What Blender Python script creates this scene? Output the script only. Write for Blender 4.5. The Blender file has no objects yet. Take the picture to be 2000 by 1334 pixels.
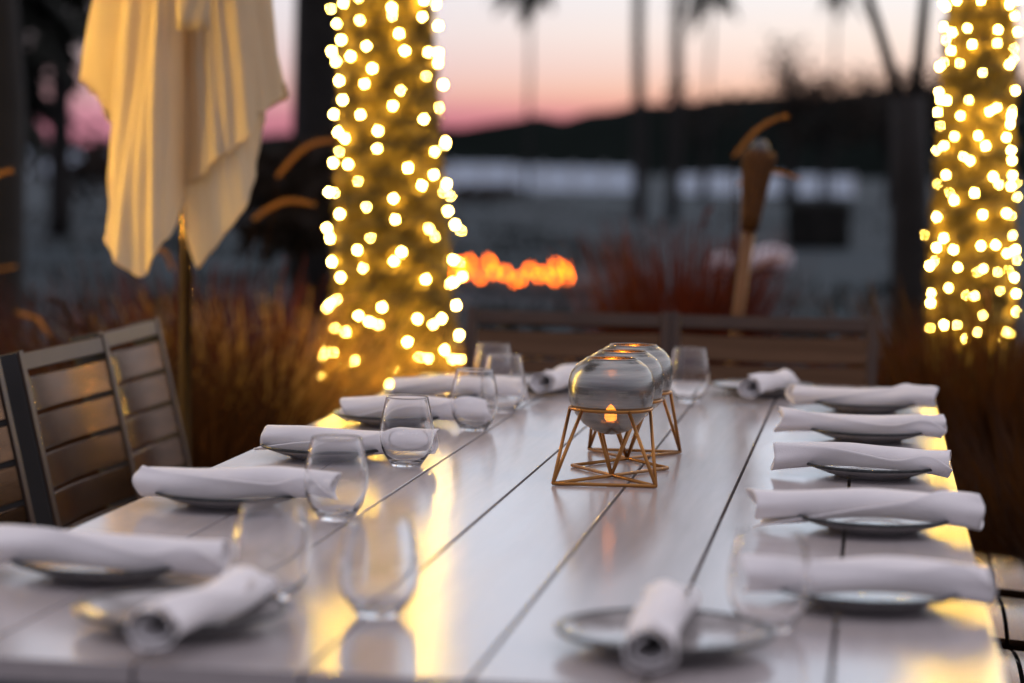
import bpy, bmesh, math, random
import numpy as np
from mathutils import Vector, Matrix

random.seed(7)
S = bpy.context.scene
C = S.collection
R = math.radians

# ------------------------------------------------------------------ camera
RM = [[0.988629, 0.02788, -0.147766], [0.149363, -0.06831, 0.98642], [0.017407, -0.997275, -0.071697]]
cam_d = bpy.data.cameras.new('camera')
cam = bpy.data.objects.new('camera', cam_d)
C.objects.link(cam)
cam.matrix_world = Matrix(((RM[0][0], -RM[0][1], -RM[0][2], 0.0),
                           (RM[1][0], -RM[1][1], -RM[1][2], 0.0),
                           (RM[2][0], -RM[2][1], -RM[2][2], 1.24),
                           (0, 0, 0, 1)))
cam_d.sensor_width = 36.0
cam_d.lens = 85.0
cam_d.clip_start = 0.05
cam_d.clip_end = 3000
cam_d.dof.use_dof = True
cam_d.dof.focus_distance = 3.98
cam_d.dof.aperture_fstop = 2.35
cam_d.dof.aperture_blades = 0
S.camera = cam

# ------------------------------------------------------------------ dusk sky
W = bpy.data.worlds.new('World')
S.world = W
W.use_nodes = True
nt = W.node_tree
nt.nodes.clear()
N = nt.nodes.new
Lk = nt.links.new


def math_node(tree, op, a, b=None, c=None, clamp=False):
    n = tree.nodes.new('ShaderNodeMath')
    n.operation = op
    n.use_clamp = clamp
    for i, v in enumerate((a, b, c)):
        if v is None:
            continue
        if isinstance(v, (int, float)):
            n.inputs[i].default_value = v
        else:
            tree.links.new(v, n.inputs[i])
    return n.outputs[0]


def ramp(tree, fac, stops, interp='EASE'):
    n = tree.nodes.new('ShaderNodeValToRGB')
    n.color_ramp.interpolation = interp
    e = n.color_ramp.elements
    while len(e) > 1:
        e.remove(e[-1])
    e[0].position = stops[0][0]
    e[0].color = (*stops[0][1], 1)
    for p, c in stops[1:]:
        k = e.new(p)
        k.color = (*c, 1)
    tree.links.new(fac, n.inputs[0])
    return n.outputs[0]


def mix(tree, fac, a, b, mode='MIX'):
    n = tree.nodes.new('ShaderNodeMix')
    n.data_type = 'RGBA'
    n.blend_type = mode
    n.clamp_factor = True
    for s, v in ((n.inputs[0], fac), (n.inputs[6], a), (n.inputs[7], b)):
        if isinstance(v, (int, float)):
            s.default_value = v
        elif isinstance(v, tuple):
            s.default_value = (*v, 1)
        else:
            tree.links.new(v, s)
    return n.outputs[2]


tc = N('ShaderNodeTexCoord')
sep = N('ShaderNodeSeparateXYZ')
Lk(tc.outputs['Generated'], sep.inputs[0])
zc = math_node(nt, 'MAXIMUM', sep.outputs[2], 0.0)
rz = math_node(nt, 'SQRT', zc)                      # 0.14 = 1.1 deg, 0.27 = 4 deg, 0.45 = 11.5 deg
# over the place where the sun went down
warm = ramp(nt, rz, [(0.0, (.42, .09, .10)), (.136, (.53, .13, .14)), (.150, (.65, .21, .20)), (.164, (.77, .34, .23)),
                     (.180, (.84, .49, .33)), (.205, (.84, .60, .49)), (.235, (.85, .71, .63)), (.265, (.80, .75, .73)),
                     (.30, (.84, .86, .92)), (.36, (.98, 1.15, 1.36)), (.44, (1.0, 1.17, 1.38)), (.60, (.92, .90, 1.0)), (1.0, (.72, .68, .76))], 'LINEAR')
# to the sides of it the belt is pinker and greyer
side = ramp(nt, rz, [(0.0, (.40, .15, .22)), (.13, (.48, .20, .27)), (.164, (.60, .34, .39)), (.19, (.62, .43, .48)),
                     (.235, (.63, .56, .61)), (.28, (.66, .64, .70)),
                     (.40, (.88, .90, 1.02)), (.60, (.84, .78, .86)), (1.0, (.72, .68, .76))], 'LINEAR')
# away from the sunset: blue grey earth shadow under a dim mauve belt
back = ramp(nt, rz, [(0.0, (.07, .07, .09)), (.30, (.09, .09, .12)), (.42, (.14, .14, .19)),
                     (.60, (.34, .33, .43)), (1.0, (.72, .68, .76))], 'LINEAR')
sd = Vector((0.06, 1.0, 0)).normalized()
hl = math_node(nt, 'SQRT', math_node(nt, 'MAXIMUM', math_node(nt, 'SUBTRACT', 1.0, math_node(nt, 'MULTIPLY', sep.outputs[2], sep.outputs[2])), 1e-4))
dt = math_node(nt, 'DIVIDE', math_node(nt, 'ADD', math_node(nt, 'MULTIPLY', sep.outputs[0], sd.x),
                                       math_node(nt, 'MULTIPLY', sep.outputs[1], sd.y)), hl)
dpos = math_node(nt, 'MAXIMUM', dt, 0.0)
fw = math_node(nt, 'POWER', dpos, 22.0)             # a glow some 20 degrees wide
fb = math_node(nt, 'MULTIPLY_ADD', dt, 0.5, 0.5, clamp=True)
skyc = mix(nt, fb, back, mix(nt, fw, side, warm))
bg = N('ShaderNodeBackground')
Lk(skyc, bg.inputs['Color'])
bg.inputs['Strength'].default_value = 1.0
wo = N('ShaderNodeOutputWorld')
Lk(bg.outputs[0], wo.inputs[0])

# ------------------------------------------------------------------ exposure and renderer
S.view_settings.view_transform = 'Standard'
S.view_settings.look = 'None'
S.view_settings.exposure = 0.3
S.view_settings.gamma = 1.0
S.view_settings.use_curve_mapping = False
S.render.engine = 'CYCLES'
cy = S.cycles
cy.use_adaptive_sampling = False
cy.use_denoising = True
try:
    cy.denoiser = 'OPENIMAGEDENOISE'
except Exception:
    pass
cy.max_bounces = 10
cy.diffuse_bounces = 3
cy.glossy_bounces = 4
cy.transmission_bounces = 9
cy.transparent_max_bounces = 12
cy.sample_clamp_indirect = 10.0
cy.blur_glossy = 0.0
cy.use_light_tree = True

# ------------------------------------------------------------------ materials


def mat(name, base, rough=.6, var=.12, scale=8.0, metallic=0.0, spec=.5, bump=0.0, bscale=60.0,
        stretch=(1, 1, 1), sheen=0.0, coat=0.0, trans=0.0, ior=1.45, aniso=0.0, var_col=None):
    m = bpy.data.materials.new(name)
    m.use_nodes = True
    t = m.node_tree
    p = t.nodes['Principled BSDF']
    p.inputs['Roughness'].default_value = rough
    p.inputs['Metallic'].default_value = metallic
    p.inputs['Specular IOR Level'].default_value = spec
    p.inputs['Sheen Weight'].default_value = sheen
    p.inputs['Coat Weight'].default_value = coat
    p.inputs['Transmission Weight'].default_value = trans
    p.inputs['IOR'].default_value = ior
    if aniso:
        p.inputs['Anisotropic'].default_value = aniso
    c = t.nodes.new('ShaderNodeTexCoord')
    mp = t.nodes.new('ShaderNodeMapping')
    mp.inputs['Scale'].default_value = stretch
    t.links.new(c.outputs['Object'], mp.inputs[0])
    nz = t.nodes.new('ShaderNodeTexNoise')
    nz.inputs['Scale'].default_value = scale
    nz.inputs['Detail'].default_value = 5
    t.links.new(mp.outputs[0], nz.inputs['Vector'])
    a = tuple(max(0, v * (1 - var)) for v in base)
    b = var_col if var_col else tuple(min(1, v * (1 + var)) for v in base)
    col = ramp(t, nz.outputs[0], [(.3, a), (.7, b)], 'LINEAR')
    t.links.new(col, p.inputs['Base Color'])
    if bump:
        n2 = t.nodes.new('ShaderNodeTexNoise')
        n2.inputs['Scale'].default_value = bscale
        n2.inputs['Detail'].default_value = 4
        t.links.new(mp.outputs[0], n2.inputs['Vector'])
        bp = t.nodes.new('ShaderNodeBump')
        bp.inputs['Strength'].default_value = bump
        bp.inputs['Distance'].default_value = .01
        t.links.new(n2.outputs[0], bp.inputs['Height'])
        t.links.new(bp.outputs[0], p.inputs['Normal'])
    return m


def emit(name, col, s):
    m = bpy.data.materials.new(name)
    m.use_nodes = True
    t = m.node_tree
    t.nodes.clear()
    e = t.nodes.new('ShaderNodeEmission')
    e.inputs[0].default_value = (*col, 1)
    e.inputs[1].default_value = s
    o = t.nodes.new('ShaderNodeOutputMaterial')
    t.links.new(e.outputs[0], o.inputs[0])
    return m


M = {}
M['table'] = mat('white_table_board', (.44, .40, .395), .25, .05, 3.0, bump=.012, bscale=30, stretch=(14, 1, 14), spec=.5, ior=1.72)
M['apron'] = mat('grey_metal', (.10, .10, .105), .45, .1)
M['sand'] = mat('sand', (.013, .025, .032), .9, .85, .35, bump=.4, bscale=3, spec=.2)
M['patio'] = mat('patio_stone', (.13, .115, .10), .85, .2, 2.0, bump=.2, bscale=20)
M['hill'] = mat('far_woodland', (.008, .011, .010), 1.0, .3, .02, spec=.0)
M['fence'] = mat('pale_panel', (.60, .70, .80), .7, .10, .5)
M['post'] = mat('fence_post', (.52, .55, .58), .7, .1, 2)
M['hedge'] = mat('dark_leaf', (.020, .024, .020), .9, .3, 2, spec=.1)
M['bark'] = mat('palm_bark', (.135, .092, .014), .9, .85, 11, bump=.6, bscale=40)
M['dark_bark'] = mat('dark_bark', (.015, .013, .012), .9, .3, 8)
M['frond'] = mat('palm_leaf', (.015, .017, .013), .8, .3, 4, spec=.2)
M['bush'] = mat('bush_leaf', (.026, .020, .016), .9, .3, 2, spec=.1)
M['grass_dark'] = mat('purple_grass', (.070, .014, .008), .6, .5, 9, spec=.3)
M['grass_gold'] = mat('straw_grass', (.62, .38, .11), .6, .4, 9, spec=.3)
M['grass_brown'] = mat('brown_grass', (.032, .013, .005), .7, .4, 9, spec=.2)
M['plume'] = mat('grass_plume', (.58, .29, .07), .9, .25, 60)
M['wire'] = mat('light_wire', (.03, .028, .02), .6, .1)
M['bulb'] = emit('warm_bulb', (1.0, .60, .10), 400.0)
M['chair_slat'] = mat('brown_slat', (.12, .066, .036), .24, .22, 10, metallic=1.0, bump=.05, bscale=90, stretch=(1, .12, 3), spec=.65)
M['chair_frame'] = mat('charcoal_frame', (.035, .034, .034), .5, .1)
M['chair_trim'] = mat('brown_frame_face', (.055, .032, .021), .40, .15, 12, spec=.5)
M['cloth'] = mat('napkin_linen', (.86, .83, .82), .95, .03, 20, bump=.2, bscale=520, sheen=.25, spec=.2)
M['plate'] = mat('plate_glaze', (.33, .31, .30), .08, .15, 30, spec=.6, coat=.4, bump=.25, bscale=45)
M['rim'] = mat('dark_plate_rim', (.012, .016, .018), .3, .5, 160, var_col=(.05, .055, .055))
M['gold'] = mat('brass_rod', (.36, .165, .045), .36, .1, 30, metallic=.85)
M['wax'] = mat('candle_wax', (.75, .62, .45), .6, .05)
M['flame'] = emit('candle_flame', (1.0, .25, .010), 70.0)
M['ember'] = emit('fire_flame', (1.0, .13, .0), 24.0)
M['stone'] = mat('dark_stone', (.10, .09, .085), .9, .3, 6)
M['pale_stone'] = mat('pale_stone', (.75, .66, .68), .6, .1, 3)
M['bamboo'] = mat('bamboo', (.16, .062, .014), .5, .25, 20, stretch=(1, 1, .2))
M['weave'] = mat('woven_cane', (.13, .050, .010), .7, .35, 60)
M['scrub'] = mat('dune_scrub', (.020, .026, .022), .9, .5, 1.5, spec=.1)
M['pole'] = mat('bronze_pole', (.30, .22, .12), .12, .1, 10, metallic=1.0)

# thin blades let light through from behind
for k_, c_ in (('grass_dark', (.11, .020, .008)), ('grass_brown', (.085, .032, .008)), ('grass_gold', (.62, .36, .08)), ('plume', (.55, .28, .07))):
    t = M[k_].node_tree
    tl = t.nodes.new('ShaderNodeBsdfTranslucent')
    tl.inputs[0].default_value = (*c_, 1)
    mx = t.nodes.new('ShaderNodeMixShader')
    mx.inputs[0].default_value = .5
    t.links.new(t.nodes['Principled BSDF'].outputs[0], mx.inputs[1])
    t.links.new(tl.outputs[0], mx.inputs[2])
    t.links.new(mx.outputs[0], t.nodes['Material Output'].inputs[0])

# table boards: long faint grain, a second stretched noise in the gloss
t = M['table'].node_tree
p = t.nodes['Principled BSDF']
nz = [n for n in t.nodes if n.type == 'TEX_NOISE'][0]
mr = t.nodes.new('ShaderNodeMapRange')
mr.inputs['To Min'].default_value = .12
mr.inputs['To Max'].default_value = .22
t.links.new(nz.outputs[0], mr.inputs[0])
t.links.new(mr.outputs[0], p.inputs['Roughness'])


def glass_mat():
    m = bpy.data.materials.new('clear_glass')
    m.use_nodes = True
    p = m.node_tree.nodes['Principled BSDF']
    p.inputs['Base Color'].default_value = (1, 1, 1, 1)
    p.inputs['Roughness'].default_value = 0.03
    p.inputs['Transmission Weight'].default_value = 1.0
    p.inputs['IOR'].default_value = 1.48
    return m


M['glass'] = glass_mat()


def smoky_mat():
    m = bpy.data.materials.new('smoky_silver_glass')
    m.use_nodes = True
    t = m.node_tree
    p = t.nodes['Principled BSDF']
    p.inputs['Metallic'].default_value = .8
    p.inputs['Roughness'].default_value = .23
    c = t.nodes.new('ShaderNodeTexCoord')
    mp = t.nodes.new('ShaderNodeMapping')
    mp.inputs['Scale'].default_value = (6, 6, 75)
    t.links.new(c.outputs['Object'], mp.inputs[0])
    nz = t.nodes.new('ShaderNodeTexNoise')
    nz.inputs['Scale'].default_value = 1.6
    nz.inputs['Detail'].default_value = 4
    t.links.new(mp.outputs[0], nz.inputs['Vector'])
    col = ramp(t, nz.outputs[0], [(.3, (.27, .285, .28)), (.7, (.48, .48, .45))], 'LINEAR')
    t.links.new(col, p.inputs['Base Color'])
    bp = t.nodes.new('ShaderNodeBump')
    bp.inputs['Strength'].default_value = .16
    bp.inputs['Distance'].default_value = .003
    t.links.new(nz.outputs[0], bp.inputs['Height'])
    t.links.new(bp.outputs[0], p.inputs['Normal'])
    tr = t.nodes.new('ShaderNodeBsdfTransparent')
    tr.inputs[0].default_value = (.62, .60, .57, 1)
    mx = t.nodes.new('ShaderNodeMixShader')
    mx.inputs[0].default_value = .25
    t.links.new(p.outputs[0], mx.inputs[1])
    t.links.new(tr.outputs[0], mx.inputs[2])
    t.links.new(mx.outputs[0], t.nodes['Material Output'].inputs[0])
    return m


M['smoky'] = smoky_mat()


def canvas_mat():
    m = mat('cream_canvas', (.80, .645, .41), .9, .05, 6, bump=.08, bscale=500, spec=.1)
    t = m.node_tree
    p = t.nodes['Principled BSDF']
    tl = t.nodes.new('ShaderNodeBsdfTranslucent')
    tl.inputs[0].default_value = (.88, .72, .46, 1)
    mx = t.nodes.new('ShaderNodeMixShader')
    mx.inputs[0].default_value = .28
    t.links.new(p.outputs[0], mx.inputs[1])
    t.links.new(tl.outputs[0], mx.inputs[2])
    t.links.new(mx.outputs[0], t.nodes['Material Output'].inputs[0])
    return m


M['canvas'] = canvas_mat()

# ------------------------------------------------------------------ mesh helpers


class MB:
    """collects faces for one mesh"""

    def __init__(s):
        s.v = []
        s.f = []

    def add(s, V, F):
        o = len(s.v)
        s.v += [tuple(map(float, q)) for q in V]
        s.f += [tuple(i + o for i in q) for q in F]
        return s

    def box(s, c, d, mx=None, bev=.0):
        bm = bmesh.new()
        bmesh.ops.create_cube(bm, size=1)
        bmesh.ops.scale(bm, vec=d, verts=bm.verts)
        if bev:
            bmesh.ops.bevel(bm, geom=bm.edges[:], offset=bev, segments=1, affect='EDGES')
        if mx is not None:
            bmesh.ops.transform(bm, matrix=mx, verts=bm.verts)
        bmesh.ops.translate(bm, vec=c, verts=bm.verts)
        bm.verts.index_update()
        s.add([v.co for v in bm.verts], [[v.index for v in f.verts] for f in bm.faces])
        bm.free()
        return s

    def tube(s, P, r, n=8, cap=True):
        P = [Vector(q) for q in P]
        rr = r if hasattr(r, '__len__') else [r] * len(P)
        V = []
        up = None
        for i, q in enumerate(P):
            d = (P[min(i + 1, len(P) - 1)] - P[max(i - 1, 0)]).normalized()
            if up is None:
                up = d.orthogonal().normalized()
            up = (up - d * up.dot(d))
            up = up.normalized() if up.length > 1e-6 else d.orthogonal().normalized()
            b = d.cross(up)
            for k in range(n):
                a = 2 * math.pi * k / n
                V.append(q + (up * math.cos(a) + b * math.sin(a)) * rr[i])
        F = []
        for i in range(len(P) - 1):
            for k in range(n):
                k2 = (k + 1) % n
                F.append((i * n + k, i * n + k2, (i + 1) * n + k2, (i + 1) * n + k))
        if cap:
            F.append(tuple(range(n))[::-1])
            F.append(tuple((len(P) - 1) * n + k for k in range(n)))
        return s.add(V, F)

    def lathe(s, prof, n=48, closed=False):
        V = []
        F = []
        m = len(prof)
        for r, z in prof:
            for k in range(n):
                a = 2 * math.pi * k / n
                V.append((max(r, 1e-5) * math.cos(a), max(r, 1e-5) * math.sin(a), z))
        for i in range(m if closed else m - 1):
            j = (i + 1) % m
            for k in range(n):
                k2 = (k + 1) % n
                F.append((i * n + k, i * n + k2, j * n + k2, j * n + k))
        return s.add(V, F)

    def build(s, name, m, parent=None, smooth=False, loc=None):
        me = bpy.data.meshes.new(name)
        me.from_pydata(s.v, [], s.f)
        me.materials.append(m)
        if smooth:
            me.polygons.foreach_set('use_smooth', [True] * len(me.polygons))
        me.update()
        return link(name, me, parent, loc)


def link(name, me, parent=None, loc=None):
    o = bpy.data.objects.new(name, me)
    C.objects.link(o)
    if parent is not None:
        o.parent = parent
    if loc is not None:
        o.location = loc
    return o


def tag(o, label, cat, group=None):
    o['label'] = label
    o['category'] = cat
    if group:
        o['group'] = group
    return o


def thing(name, label, cat, loc=(0, 0, 0), rz=0.0, group=None):
    o = bpy.data.objects.new(name, None)
    o.empty_display_size = .1
    C.objects.link(o)
    o.location = loc
    o.rotation_euler = (0, 0, rz)
    return tag(o, label, cat, group)


def copy_tree(o, parent=None):
    c = o.copy()
    C.objects.link(c)
    c.parent = parent
    for ch in list(o.children):
        copy_tree(ch, c)
    return c


def copy_thing(o, label, loc, rz=0.0, group=None):
    c = copy_tree(o)
    c.location = loc
    c.rotation_euler = (0, 0, rz)
    c['label'] = label
    if group:
        c['group'] = group
    return c


def part(o, label):
    o['label'] = label
    return o

# ================================================================== SETTING


def structure(o, stuff=False):
    o['kind'] = 'stuff' if stuff else 'structure'
    return o


# ground: one sheet to the horizon, finer near the table
b = MB()
xs = [-1500, -500, -150, -60, -30, -18, -12, -8, -5, -3, -1, 1, 3, 5, 8, 12, 18, 30, 60, 150, 500, 1500]
ys = [-400, -60, -10, 0, 4, 7.5, 9, 11, 13, 16, 20, 25, 30, 36, 44, 55, 70, 90, 120, 160, 260, 500, 1400]
rg = random.Random(3)
V = []
for y in ys:
    for x in xs:
        z = -.01
        if y > 12:
            z = -.02 + rg.uniform(-.05, .05) * min(1, (y - 12) / 25)
        V.append((x, y, z))
nx = len(xs)
F = [(j * nx + i, j * nx + i + 1, (j + 1) * nx + i + 1, (j + 1) * nx + i) for j in range(len(ys) - 1) for i in range(nx - 1)]
b.add(V, F)
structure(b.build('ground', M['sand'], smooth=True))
structure(MB().box((-.5, 2.2, -.04), (9, 11.6, .1), bev=.01).build('patio', M['patio']))

# wooded hills on the far shore
RIDGE = [(-1300, 500, 16), (-700, 520, 9), (-420, 540, 6), (-300, 560, 4.5), (-190, 580, 5.5), (-140, 588, 8.5), (-106, 593, 11.5), (-90, 595, 12.5), (-74, 598, 14.5),
         (-58.9, 600, 18.0), (-46, 602, 18.2), (-33.8, 604, 20.0), (-18, 606, 20.5), (-2.4, 609, 22.6), (30, 611, 24), (110, 615, 26), (260, 610, 30), (600, 580, 40), (1300, 500, 34)]
b = MB()
V = []
rg = random.Random(5)
n = 420
px_ = np.array([q[0] for q in RIDGE])
for i in range(n):
    # closer samples where the camera looks
    u = i / (n - 1)
    x = -1300 + 2600 * u if (u < .25 or u > .75) else -650 + 1300 * ((u - .25) / .5) ** 1
    y = float(np.interp(x, px_, [q[1] for q in RIDGE]))
    z = float(np.interp(x, px_, [q[2] for q in RIDGE])) + rg.uniform(-.5, .7)
    for k, (dy, fz) in enumerate(((0, -.02), (14, .45), (26, .8), (40, 1.0), (120, .6), (260, -.02))):
        V.append((x, y - 40 + dy, z * fz + (rg.uniform(-.6, .6) if 0 < k < 4 else 0)))
F = [(i * 6 + k, (i + 1) * 6 + k, (i + 1) * 6 + k + 1, i * 6 + k + 1) for i in range(n - 1) for k in range(5)]
b.add(V, F)
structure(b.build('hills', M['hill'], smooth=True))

# ------------------------------------------------------------------ pale panel fences across the sand


def fence(label, p0, p1, h, n, gap=.0, cat='fence'):
    root = thing('panel_fence', label, cat, (p0[0], p0[1], 0), math.atan2(p1[1] - p0[1], p1[0] - p0[0]))
    L = math.dist(p0, p1)
    w = L / n
    pm = MB().box((0, 0, 0), (w - .16 - gap, .06, 1), bev=.015)
    qm = MB().box((0, 0, 0), (.14, .14, 1), bev=.02)
    rg = random.Random(int(L * 10))
    m1 = m2 = None
    for i in range(n):
        hh = h * rg.uniform(.93, 1.05)
        if m1 is None:
            o = pm.build('panel', M['fence'], root)
            m1 = o.data
        else:
            o = link('panel', m1, root)
        o.scale = (1, 1, hh * .86)
        o.rotation_euler = (R(-14), 0, 0)  # lean added so the panels catch more light from overhead
        o.location = ((i + .5) * w, 0, hh * .43 + .10)
    for i in range(n + 1):
        if m2 is None:
            o = qm.build('post', M['post'], root)
            m2 = o.data
        else:
            o = link('post', m2, root)
        o.scale = (1, 1, h * 1.02)
        o.location = (i * w, 0, h * .51 - .04)
    return root


fence('long fence of pale panels tipped back for sky light across the sand right of the stouter lit palm', (-22.5, 118.5), (-12.2, 122.0), 1.52, 7)
fence('fence of pale panels tipped back for sky light beyond the tilted torch, below the dark hill', (-10.3, 120.5), (-1.2, 124), 1.18, 6)
fence('three pale panels tipped back for sky light far off at left beyond the closed parasol', (-61.5, 160), (-50.2, 163), 2.05, 3, .9)

# ------------------------------------------------------------------ dark far palms and trees


def ncyl(b, pts, r0, r1, n=10, rough=0.0, seed=0):
    rg = random.Random(seed)
    rr = [r0 + (r1 - r0) * i / (len(pts) - 1) for i in range(len(pts))]
    if rough:
        rr = [q * rg.uniform(1 - rough, 1 + rough) for q in rr]
    return b.tube(pts, rr, n)


def frond_mesh(b, o, az, el, L, droop, rg, leaf=.35, nl=24, w=.045):
    """one feather frond: a rachis and drooping leaflets"""
    d = Vector((math.cos(az) * math.cos(el), math.sin(az) * math.cos(el), math.sin(el)))
    P = []
    for i in range(9):
        u = i / 8
        q = Vector(o) + d * L * u
        q.z -= droop * L * u * u
        P.append(q)
    b.tube(P, [.025 * (1 - .8 * i / 8) * L / 2 for i in range(9)], 4)
    s = Vector((-math.sin(az), math.cos(az), 0))
    for k in range(nl):
        u = .15 + .85 * k / nl
        i = min(7, int(u * 8))
        q = P[i].lerp(P[i + 1], u * 8 - i)
        dr = (P[i + 1] - P[i]).normalized()
        for sg in (-1, 1):
            ll = leaf * L * (math.sin(math.pi * min(1, u + .1)) * .8 + .2) * rg.uniform(.8, 1.1)
            tip = q + (s * sg * .72 + dr * .5 + Vector((0, 0, -.45 * rg.uniform(.6, 1.4)))) * ll
            a = dr * w * L
            b.add([q - a, q + a, tip + a * .15, tip - a * .15], [(0, 1, 2, 3)])


def far_palm(label, x, y, h, r, crownL=2.4, seed=0, nf=26, skirt=.5, name='palm_tree', group=None, lean=(0, 0)):
    rg = random.Random(seed)
    root = thing(name, label, 'palm tree', (x, y, -.03), 0, group)
    P = [(lean[0] * (i / 9) ** 1.3 + rg.uniform(-.03, .03), lean[1] * (i / 9), h * i / 9) for i in range(10)]
    ncyl(MB(), P, r * 1.15, r * .85, 12, .04, seed)
    b = MB()
    ncyl(b, P, r * 1.2, r * .85, 12, .05, seed)
    b.build('trunk', M['dark_bark'], root, True)
    b = MB()
    for k in range(nf):
        az = k * 2.4 + rg.uniform(-.2, .2)
        el = rg.uniform(-1.2, 1.1) if k > nf * (1 - skirt) else rg.uniform(-.1, 1.2)
        frond_mesh(b, (P[-1][0], P[-1][1], h - .1), az, el, crownL * rg.uniform(.8, 1.1), rg.uniform(.2, .5), rg)
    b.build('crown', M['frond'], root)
    return root


far_palm('slim far palm alone in the middle of the pink sky, head at the top edge', -12.9, 89.3, 8.9, .065, 2.2, 11)
far_palm('left one of the two close palm trunks rising from the dark hill', -5.85, 60, 10.5, .14, 2.6, 12, lean=(-.25, 0))
far_palm('right one of the two close palm trunks rising from the dark hill', -5.05, 60.5, 10.2, .14, 2.6, 13, lean=(.05, 0))
far_palm('far palm whose hanging head just shows at the top edge right of the paired trunks', -6.3, 90.3, 8.9, .06, 2.2, 14)
far_palm('faint thin far palm over the bushy trees left of the forked stems', -2.1, 111, 10.4, .06, 2.0, 15)
far_palm('tall dark palm trunk between the parasol and the nearer string lit palm', -4.55, 19.5, 7.5, .20, 2.6, 16)
far_palm('thick dark palm trunk at the left edge of the view', -4.46, 11.5, 7.0, .21, 2.8, 17)
far_palm('low palm with ragged hanging fronds left of the closed parasol', -13.4, 38.6, 3.75, .17, 1.5, 18, nf=30, skirt=.8)
far_palm('lower of the two ragged palms left of the closed parasol, nearer the edge', -16.2, 43.3, 2.9, .16, 1.6, 19, nf=28, skirt=.8)
far_palm('tall palm at far left with fronds reaching in from the top left corner', -13.3, 34, 4.7, .17, 2.6, 20, nf=34, skirt=.9)
far_palm('palm trunk close behind the right end of the parasol canopy', -9.2, 40, 8.5, .16, 2.4, 21)


def bush_tree(label, x, y, h, rad, seed, cat='tree', name='bushy_tree', leaf=.32, nleaf=520, tr=.10, squash=.8):
    rg = random.Random(seed)
    root = thing(name, label, cat, (x, y, -.04), 0)
    b = MB()
    ncyl(b, [(0, 0, 0), (.05, 0, h * .3), (-.03, 0, h * .62), (0, 0, h * .92)], tr * 1.4, tr * .5, 8)
    tips = []
    for k in range(9):
        az = k * 2.39
        q = Vector((math.cos(az) * rad * rg.uniform(.5, .95), math.sin(az) * rad * rg.uniform(.5, .95), h * rg.uniform(.55, .98)))
        b.tube([(0, 0, h * rg.uniform(.3, .6)), q * .5 + Vector((0, 0, h * .35)), q], [tr * .5, tr * .3, tr * .1], 5)
        tips.append(q)
    b.build('trunk', M['dark_bark'], root, True)
    tips.append(Vector((0, 0, h * .95)))
    c = MB()
    for k in range(nleaf):
        q = rg.choice(tips) + Vector((rg.gauss(0, .28), rg.gauss(0, .28), rg.gauss(0, .22) * squash)) * rad
        d = Vector((rg.gauss(0, 1), rg.gauss(0, 1), rg.gauss(0, 1))).normalized()
        e = d.orthogonal().normalized()
        s = leaf * rg.uniform(.6, 1.3)
        c.add([q - d * s, q - e * s * .4, q + d * s, q + e * s * .4], [(0, 1, 2, 3)])
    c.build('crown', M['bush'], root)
    return root


bush_tree('dark pointed tree top rising left of the forked stems', -3.6, 100, 6.2, 1.3, 31, squash=1.5, nleaf=330, tr=.22, leaf=.22)
bush_tree('loose bushy tree at the foot of the dark pointed tree, right side', -2.2, 98, 4.9, 2.2, 32, nleaf=520, leaf=.22)
bush_tree('loose bushy tree just behind the forked stems', .4, 97, 5.2, 2.2, 33, nleaf=520, leaf=.22)
bush_tree('loose bushy tree between the paired palms and the dark pointed tree', -7.2, 101, 4.4, 1.8, 34, nleaf=170, leaf=.22)
bush_tree('loose bushy tree close by the palm on the right edge', 2.9, 96, 5.4, 2.2, 35, nleaf=520, leaf=.22)

# low dark shrubs on the sand
bush_tree('low dark shrub on the sand in front of the long pale fence', -12.0, 74, .62, .9, 36, 'shrub', 'low_shrub', .16, 420, .05, squash=.3)
bush_tree('dark leafy shrub behind the nearer string lit palm, left side', -3.46, 14.3, 1.35, .36, 37, 'shrub', 'leafy_shrub', .10, 900, .03)
bush_tree('dark shrub far left under the ragged low palms', -16.5, 52, 1.5, 1.6, 38, 'shrub', 'low_shrub', .22, 500, .05)


# scattered tufts of low scrub on the sand
b = MB()
rg = random.Random(77)
for k in range(230):
    y = 14 * (80 / 14) ** rg.random()
    x = rg.uniform(-.34, .06) * y + rg.gauss(0, 1.5)
    if abs(x + 3.6) < 1.6 and abs(y - 24.6) < 4 or abs(x + 1.4) < 1.6 and 27 < y < 44:
        continue
    s0 = rg.uniform(.06, .16)
    for i in range(22):
        a = rg.uniform(0, 6.28)
        q = Vector((x + rg.gauss(0, s0 * 3), y + rg.gauss(0, s0 * 3), -.03))
        t_ = q + Vector((math.cos(a) * s0, math.sin(a) * s0, s0 * rg.uniform(.8, 1.8)))
        w = Vector((-math.sin(a), math.cos(a), 0)) * s0 * .22
        b.add([q - w, q + w, t_], [(0, 1, 2)])
o = b.build('dune_scrub', M['scrub'])
o['label'] = 'low dark scrub scattered over the pale sand beyond the grasses'
o['category'] = 'scrub'
o['kind'] = 'stuff'


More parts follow.
